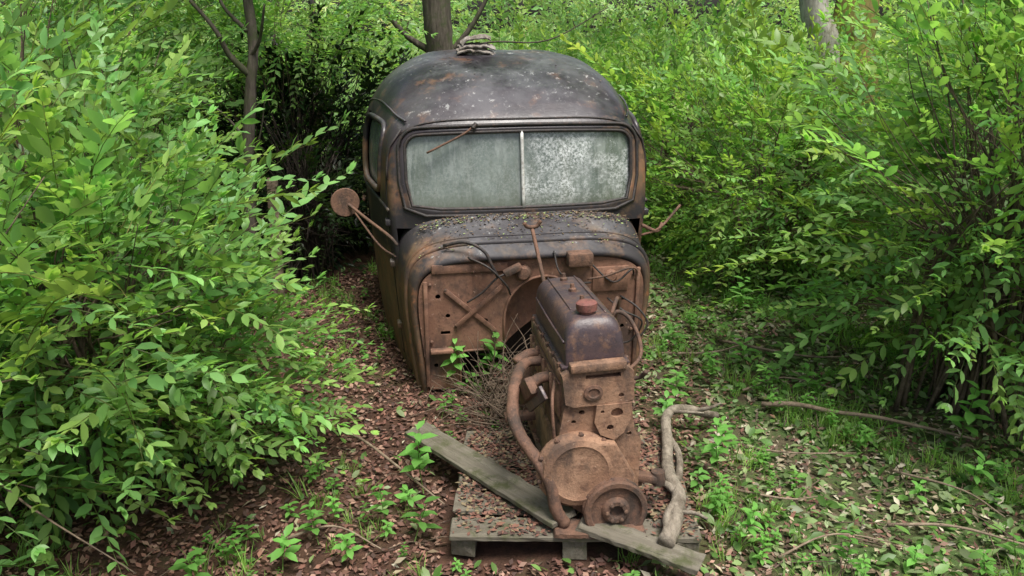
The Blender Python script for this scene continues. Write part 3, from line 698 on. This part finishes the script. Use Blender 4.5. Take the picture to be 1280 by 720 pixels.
tree('dark_tree',[(-1.72,5.0,0),(-1.68,5.0,.9),(-1.60,5.0,1.5),(-1.57,5.05,1.9),(-1.7,5.2,2.9)],.045,.024,'bark',
  [([(-1.60,5.0,1.60),(-1.69,4.95,1.72),(-1.75,4.9,1.88),(-1.95,4.85,2.15)],.022,.009),([(-1.59,5.02,1.70),(-1.50,4.95,1.80),(-1.42,4.85,2.0)],.016,.006),([(-1.59,5.02,1.85),(-1.75,5.05,2.05),(-1.85,5.2,2.5)],.014,.006),([(-1.65,5.0,1.2),(-1.8,4.95,1.4),(-2.0,4.85,1.5)],.010,.004),([(-1.66,5.0,1.05),(-1.55,4.95,1.25),(-1.48,4.9,1.5)],.008,.003)],
  [((-2.0,5.4,3.3),(.9,.8,.7),160)],31)
tree('broadleaf_tree',[(-.58,7.3,0),(-.60,7.3,1.2),(-.66,7.3,2.2),(-.7,7.5,4.6)],.15,.10,'bark',
  [([(-.62,7.3,1.55),(-.35,7.3,1.85),(-.1,7.3,2.3)],.03,.015),([(-.65,7.3,1.6),(-1.0,7.3,1.85),(-1.4,7.3,2.5)],.035,.015),([(-.6,7.25,1.6),(-.2,7.1,1.72),(.3,7.0,1.74),(.8,7.0,2.0)],.010,.004)],
  [((-1.0,8.8,5.0),(2.0,1.6,1.1),450),((1.2,10.5,4.4),(1.6,1.4,1.0),300)],32,(1.1,1.15,1))
tree('pale_barked_tree',[(2.60,6.9,0),(2.62,6.9,1.0),(2.58,6.9,1.7),(2.45,6.95,2.2),(2.3,7.1,4.2)],.15,.10,'barkl',
  [([(2.5,6.95,2.2),(3.0,6.9,2.9),(3.6,6.9,3.6)],.07,.03),([(2.45,6.95,2.5),(1.9,7.0,3.2),(1.4,7.0,3.9)],.06,.03)],
  [((2.6,8.0,4.9),(1.8,1.4,1.0),400)],33,(1.1,1.15,1))
tree('mossy_tree',[(2.98,7.0,0),(2.92,7.0,1.3),(2.85,7.0,2.0),(3.1,7.2,4.4)],.24,.15,'barkm',
  [([(3.0,7.0,2.1),(3.8,7.0,3.0),(4.5,7.1,3.8)],.08,.04)],[((4.2,8.2,4.9),(1.7,1.4,1.1),350)],34,(1,1.05,1))
# ------------------------------------------------------------------ GROUND
n=NT('forest_floor')
soil=n.mix(n.noise(9,8,.75,lo=.35,hi=.65),(.05,.030,.022),(.125,.065,.043))
litter=n.mix(n.noise(16,8,.75,lo=.35,hi=.65),(.07,.055,.034),(.18,.15,.09))
litter=n.mix(n.noise(5,8,.7,lo=.40,hi=.56),litter,(.09,.15,.045))
sp=n.n('ShaderNodeSeparateXYZ'); n.t.links.new(n.tc.outputs['Object'],sp.inputs[0])
rgt=n.n('ShaderNodeMapRange'); n.t.links.new(sp.outputs[0],rgt.inputs[0]); rgt.inputs[1].default_value=.3; rgt.inputs[2].default_value=1.2
far=n.n('ShaderNodeMapRange'); n.t.links.new(sp.outputs[1],far.inputs[0]); far.inputs[1].default_value=8; far.inputs[2].default_value=12
fac=n.math('ADD',n.math('MAXIMUM',rgt.outputs[0],far.outputs[0]),n.math('MULTIPLY',n.math('SUBTRACT',n.raw(2,6,.7),.5),1.8),True)
col=n.mix(fac,soil,litter)
col=n.mix(far.outputs[0],col,(.12,.20,.05))
n.pbr(col,.95,0,n.raw(45,8,.8),1.0,.02,.2)
V=[];F=[]
def gz(x,y): return .018*math.sin(x*2.3+1)*math.cos(y*1.9)+.010*math.sin(x*6.1+y*4.7)-.012
xs=list(-np.geomspace(4,60,12)[::-1])+list(np.linspace(-3.9,3.9,90))+list(np.geomspace(4,60,12)); ysg=list(-np.geomspace(1,40,8)[::-1])+list(np.linspace(-.9,9,110))+list(np.geomspace(9.3,90,14))
for y in ysg:
    for x in xs: V.append((x,y,gz(x,y)+(RS.uniform(-.008,.008) if abs(x)<4 and 0<y<9 else 0)))
nx=len(xs)
for i in range(len(ysg)-1):
    for j in range(nx-1): a=i*nx+j; F.append((a,a+1,a+nx+1,a+nx))
mobj('ground',V,F,n.m)
def pallet_free(P): return ~((P[:,0]>-.27)&(P[:,0]<.76)&(P[:,1]>2.50)&(P[:,1]<3.32))
def incab(P):
    X=P[:,0]-CAB_LOC[0]; Yy=P[:,1]-CAB_LOC[1]; lx=X*cyw+Yy*syw; ly=-X*syw+Yy*cyw
    return (np.abs(lx)<.66)&(ly>.35)&(ly<1.9)
def gzv(P): return .018*np.sin(P[:,0]*2.3+1)*np.cos(P[:,1]*1.9)+.010*np.sin(P[:,0]*6.1+P[:,1]*4.7)-.012
CH_V=np.array([[0,0,0],[.5,.28,.05],[.45,-.25,.02],[1,.05,0]]); CH_F=np.array([[0,2,1],[1,2,3]])
def scatter(name,n,xr,yr,size,cols,seed,dens=None,zr=(.0,.02),tilt=.35,T=(CH_V,CH_F),mat='litter'):
    rs=np.random.RandomState(seed); P=np.stack([rs.uniform(*xr,n),rs.uniform(*yr,n),np.zeros(n)],1)
    if dens is not None: P=P[rs.rand(n)<dens(P)]
    P=P[pallet_free(P)&~incab(P)]; P[:,2]=gzv(P)+rs.uniform(zr[0],zr[1],len(P))
    k=len(P); a=rs.uniform(0,6.28,k); D=np.stack([np.cos(a),np.sin(a),rs.normal(0,tilt,k)],1)
    Rm=frames(D,rs.normal(0,tilt,k)); S=rs.uniform(size[0],size[1],k); cc=np.array(cols)[rs.randint(0,len(cols),k)]*rs.uniform(.6,1.35,(k,1))
    mkmesh(name,[place(T[0],T[1],np.ones((len(T[0]),3)),Rm,S,P,cc)],M[mat])
def sm(x,a,b): return np.clip((x-a)/(b-a),0,1)
def patch(P): return np.clip(.5+.45*np.sin(P[:,0]*3.3+1.7*np.sin(P[:,1]*2.1))*np.sin(P[:,1]*2.9+P[:,0])+.3*np.sin(P[:,0]*8.3-P[:,1]*6.1),0,1)
left=lambda P: (1-sm(P[:,0],.5,1.3))*.95+.10+.25*(1-patch(P))
right=lambda P: (sm(P[:,0]+.25*np.sin(P[:,1]*3),.1,1.2)*.92+.08)*(.28+.70*patch(P))
scatter('bark_mulch',64000,(-2.4,3.0),(1.9,6.0),(.012,.042),[(.15,.070,.052),(.20,.10,.072),(.08,.046,.036),(.28,.17,.125),(.12,.06,.045)],41,left)
scatter('leaf_litter',46000,(-1.2,3.6),(1.9,7.5),(.016,.060),[(.26,.22,.14),(.33,.28,.19),(.15,.11,.07),(.17,.22,.09),(.21,.28,.11),(.40,.36,.27),(.11,.08,.055)],42,right,T=(LO_V,LO_F))
scatter('dropped_green_leaves',23000,(-2.2,3.6),(1.9,7.5),(.03,.072),[(.15,.30,.07),(.20,.36,.10),(.26,.37,.15),(.32,.40,.21),(.12,.24,.06)],43,lambda P: (sm(P[:,0]+.2*np.sin(P[:,1]*3),.2,1.1)*.85+.10)*(.25+.75*(1-patch(P)*.6)),zr=(.005,.04),tilt=.5,T=(HI_V*np.array([1,1.3,1]),HI_F),mat='leaf')
rs=np.random.RandomState(9); k=1100
ly=rs.uniform(.05,.33,k); ly=np.where(rs.rand(k)<.6,rs.uniform(.26,.33,k),ly); lx=rs.uniform(-.6,.6,k)
P=np.stack([lx,ly,[cr(cy,ch,v) for v in ly]],1); P[:,2]+=.004-.055*np.abs(lx/.6)**4; 
a=rs.uniform(0,6.28,k); D=np.stack([np.cos(a),np.sin(a),rs.normal(0,.2,k)],1)
cc=np.array([(.14,.09,.06),(.08,.05,.035),(.22,.16,.1),(.15,.11,.06),(.25,.32,.12)])[rs.randint(0,5,k)]
mkmesh('leaf_debris',[place(CH_V,CH_F,np.ones((4,3)),frames(D,rs.normal(0,.3,k)),rs.uniform(.008,.022,k),P,cc)],M['litter'],cab)
k=160; P=np.stack([rs.uniform(-.6,.6,k),rs.uniform(.75,1.7,k),np.zeros(k)],1)
def rz(x,y):
    s=y-Y0-.05; w=cr(by,bw,s); h=cr(by,bh,s); n=cr(by,bn,s); return .93+(h-.93)*max(0,1-(abs(x)/w)**n)**(1/n)
P[:,2]=[rz(p[0],p[1])+.006 for p in P]; a=rs.uniform(0,6.28,k); D=np.stack([np.cos(a),np.sin(a),rs.normal(0,.1,k)],1)
cc=np.array([(.2,.14,.09),(.30,.28,.22),(.12,.09,.06)])[rs.randint(0,3,k)]
mkmesh('roof_debris',[place(CH_V,CH_F,np.ones((4,3)),frames(D),rs.uniform(.008,.024,k),P,cc)],M['litter'],cab)
k=5200; P=np.stack([rs.uniform(-.46,.46,k),rs.uniform(-.42,.36,k),np.full(k,.110)],1); P=P[rs.rand(k)<np.clip(.34+1.5*sm(P[:,1],-.38,.1)-.5*np.sin(P[:,0]*9)*.4,0,1)]; k=len(P); P[:,2]+=rs.uniform(0,.010,k)
a=rs.uniform(0,6.28,k); D=np.stack([np.cos(a),np.sin(a),rs.normal(0,.15,k)],1)
cc=np.array([(.15,.07,.05),(.20,.10,.07),(.08,.045,.036),(.22,.17,.10)])[rs.randint(0,4,k)]
mkmesh('bark_debris',[place(CH_V,CH_F,np.ones((4,3)),frames(D,rs.normal(0,.2,k)),rs.uniform(.01,.035,k),P,cc)],M['litter'],pal)
def weed(h=.16,nl=10,leaf=.09,seed=0,wid=1.3):
    rs=np.random.RandomState(seed); parts=[]; v,f=tubeVF(smoothpath([(0,0,0),(.01,.01,h*.5),(.02,0,h)],3),.003,3,.0015); parts.append((np.array(v),tri(f),np.tile([.16,.24,.07],(len(v),1))))
    for i in range(nl):
        t=.35+.65*i/(nl-1); a=i*2.4; D=np.array([math.cos(a),math.sin(a),rs.uniform(0,.55)]); s=leaf*rs.uniform(.7,1.1)*(1.1-.4*t)
        parts.append(place(HI_V*np.array([1,wid,1.4]),HI_F,np.tile(np.array([.15,.33,.08])*rs.uniform(.85,1.2),(8,1)),frames(D[None]),np.array([s]),np.array([[.01,.005,h*t]]),np.ones((1,3))))
    return cat(parts)
def grass(seed):
    rs=np.random.RandomState(seed); parts=[]
    for i in range(14):
        a=rs.uniform(0,6.28); h=rs.uniform(.05,.14); b=rs.uniform(.02,.09); c,s_=math.cos(a),math.sin(a); p=rs.normal(0,.015,2); w=.0022
        V=np.array([[p[0]-s_*w,p[1]+c*w,0],[p[0]+s_*w,p[1]-c*w,0],[p[0]+c*b*.4-s_*w,p[1]+s_*b*.4+c*w,h*.6],[p[0]+c*b*.4+s_*w,p[1]+s_*b*.4-c*w,h*.6],[p[0]+c*b,p[1]+s_*b,h]])
        parts.append((V,np.array([[0,1,3],[0,3,2],[2,3,4]]),np.tile(np.array([.20,.34,.09])*rs.uniform(.8,1.3),(5,1))))
    return cat(parts)
WD=[weed(.14,9,.085,1),weed(.20,12,.09,2),weed(.10,7,.07,3),weed(.26,14,.085,4)]; GR=[grass(i) for i in range(4)]
def standing(name,tm,P,S,tint,seed):
    rs=np.random.RandomState(seed); k=len(P); a=rs.uniform(0,6.28,k); tl=rs.normal(0,.14,(k,2))
    Rm=np.array([(Euler((tl[i,0],tl[i,1],a[i])).to_matrix()) for i in range(k)]); tn=np.array(tint)[None]*rs.uniform(.75,1.25,(k,1))
    idx=rs.randint(0,len(tm),k); parts=[]
    for q,(V,F,C) in enumerate(tm):
        m=idx==q
        if m.any(): parts.append(place(V,F,C,Rm[m],S[m],P[m],tn[m]))
    mkmesh(name,parts,M['leaf'])
rs=np.random.RandomState(55)
def rnd(n,xr,yr,dens):
    P=np.stack([rs.uniform(*xr,n),rs.uniform(*yr,n),np.zeros(n)],1); P=P[rs.rand(n)<dens(P)]; P=P[pallet_free(P)&~incab(P)]; P[:,2]=gzv(P)-.005; return P
clump=lambda P: np.clip(np.sin(P[:,0]*4.1+1.3)*np.sin(P[:,1]*3.7+.5)+.5*np.sin(P[:,0]*9+P[:,1]*7)+.15,0,1)
Pw=rnd(6500,(-2.6,3.6),(1.9,7),lambda P: clump(P)*(.10+.85*sm(P[:,0],.5,1.4)+.5*sm(-P[:,0],.4,1.0)+.6*sm(-P[:,1],-2.6,-2.1)))
standing('undergrowth',WD,Pw,rs.uniform(.18,.60,len(Pw)),(1.1,1.12,1),1)
Pg=rnd(7500,(-2.6,3.6),(1.9,8),lambda P: clump(P)*(.12+.9*sm(P[:,0],.4,1.4)+.4*sm(-P[:,0],.5,1.0)))
standing('grass',GR,Pg,rs.uniform(.4,1.1,len(Pg)),(1.1,1.1,1),2)
Wp=np.array([(-.235,3.91,0,1.35),(-.16,3.94,0,1.4),(-.30,3.97,0,1.2),(-.10,4.01,0,1.2),(-.36,3.62,0,1.2),(-.33,3.70,0,1.1),(-.25,3.55,0,.6),(-.38,2.95,0,1.3),(-.43,2.83,0,1.1),(-.50,2.72,0,.9),(-.38,2.62,0,1.2),(-.15,2.40,0,.5),
 (.80,3.02,0,1.0),(.92,3.06,0,1.1),(.86,3.2,0,1.0),(1.0,3.2,0,.9),(.75,3.55,0,1.0),(.85,3.75,0,1.1),(.95,3.95,0,.9),(1.35,4.2,0,1.4),(1.32,4.6,0,1.2),(1.1,4.0,0,.9),(-.75,2.6,0,.9),(-.85,2.45,0,1.1),(-1.0,2.6,0,1.0),(1.7,2.9,0,1.0),(2.0,3.0,0,1.1),(1.5,2.45,0,1.0),(1.9,2.5,0,1.1),(1.2,2.4,0,.8),(-1.15,2.35,0,1.1),(-.6,2.5,0,.8),(1.2,4.9,0,1.3),(1.5,5.0,0,1.3),(2.1,3.3,0,1.4),(.80,2.75,0,.7),(.88,2.6,0,.8),(1.6,3.9,0,1.2),(1.0,4.5,0,1.2)])
standing('broadleaf_weeds',WD,Wp[:,:3],Wp[:,3]*.95,(1.1,1.15,1.05),3)
# ------------------------------------------------------------------ camera, light
cam=bpy.data.cameras.new('camera'); co=bpy.data.objects.new('camera',cam); sc.collection.objects.link(co)
co.location=(0,0,1.95); co.rotation_euler=(R(90-19),0,0); cam.lens=28; cam.sensor_width=36; cam.clip_end=500; cam.clip_start=.05; sc.camera=co
S=Vector((.22,-.30,.95)).normalized()
sun=bpy.data.lights.new('sun','SUN'); sun.energy=4.8; sun.angle=R(24); sun.color=(1,.98,.93)
so=bpy.data.objects.new('sun',sun); sc.collection.objects.link(so); so.rotation_euler=S.to_track_quat('Z','Y').to_euler()
w=bpy.data.worlds.new('World'); sc.world=w; w.use_nodes=True; nt=w.node_tree
sk=nt.nodes.new('ShaderNodeTexSky'); sk.sky_type='NISHITA'; sk.sun_disc=False; sk.sun_elevation=math.asin(S.z); sk.sun_rotation=math.atan2(S.x,S.y); sk.dust_density=5; sk.ozone_density=.5; sk.air_density=1
bg=nt.nodes['Background']; nt.links.new(sk.outputs[0],bg.inputs[0]); bg.inputs[1].default_value=.15
sc.view_settings.view_transform='Standard'; sc.view_settings.look='None'; sc.view_settings.exposure=0
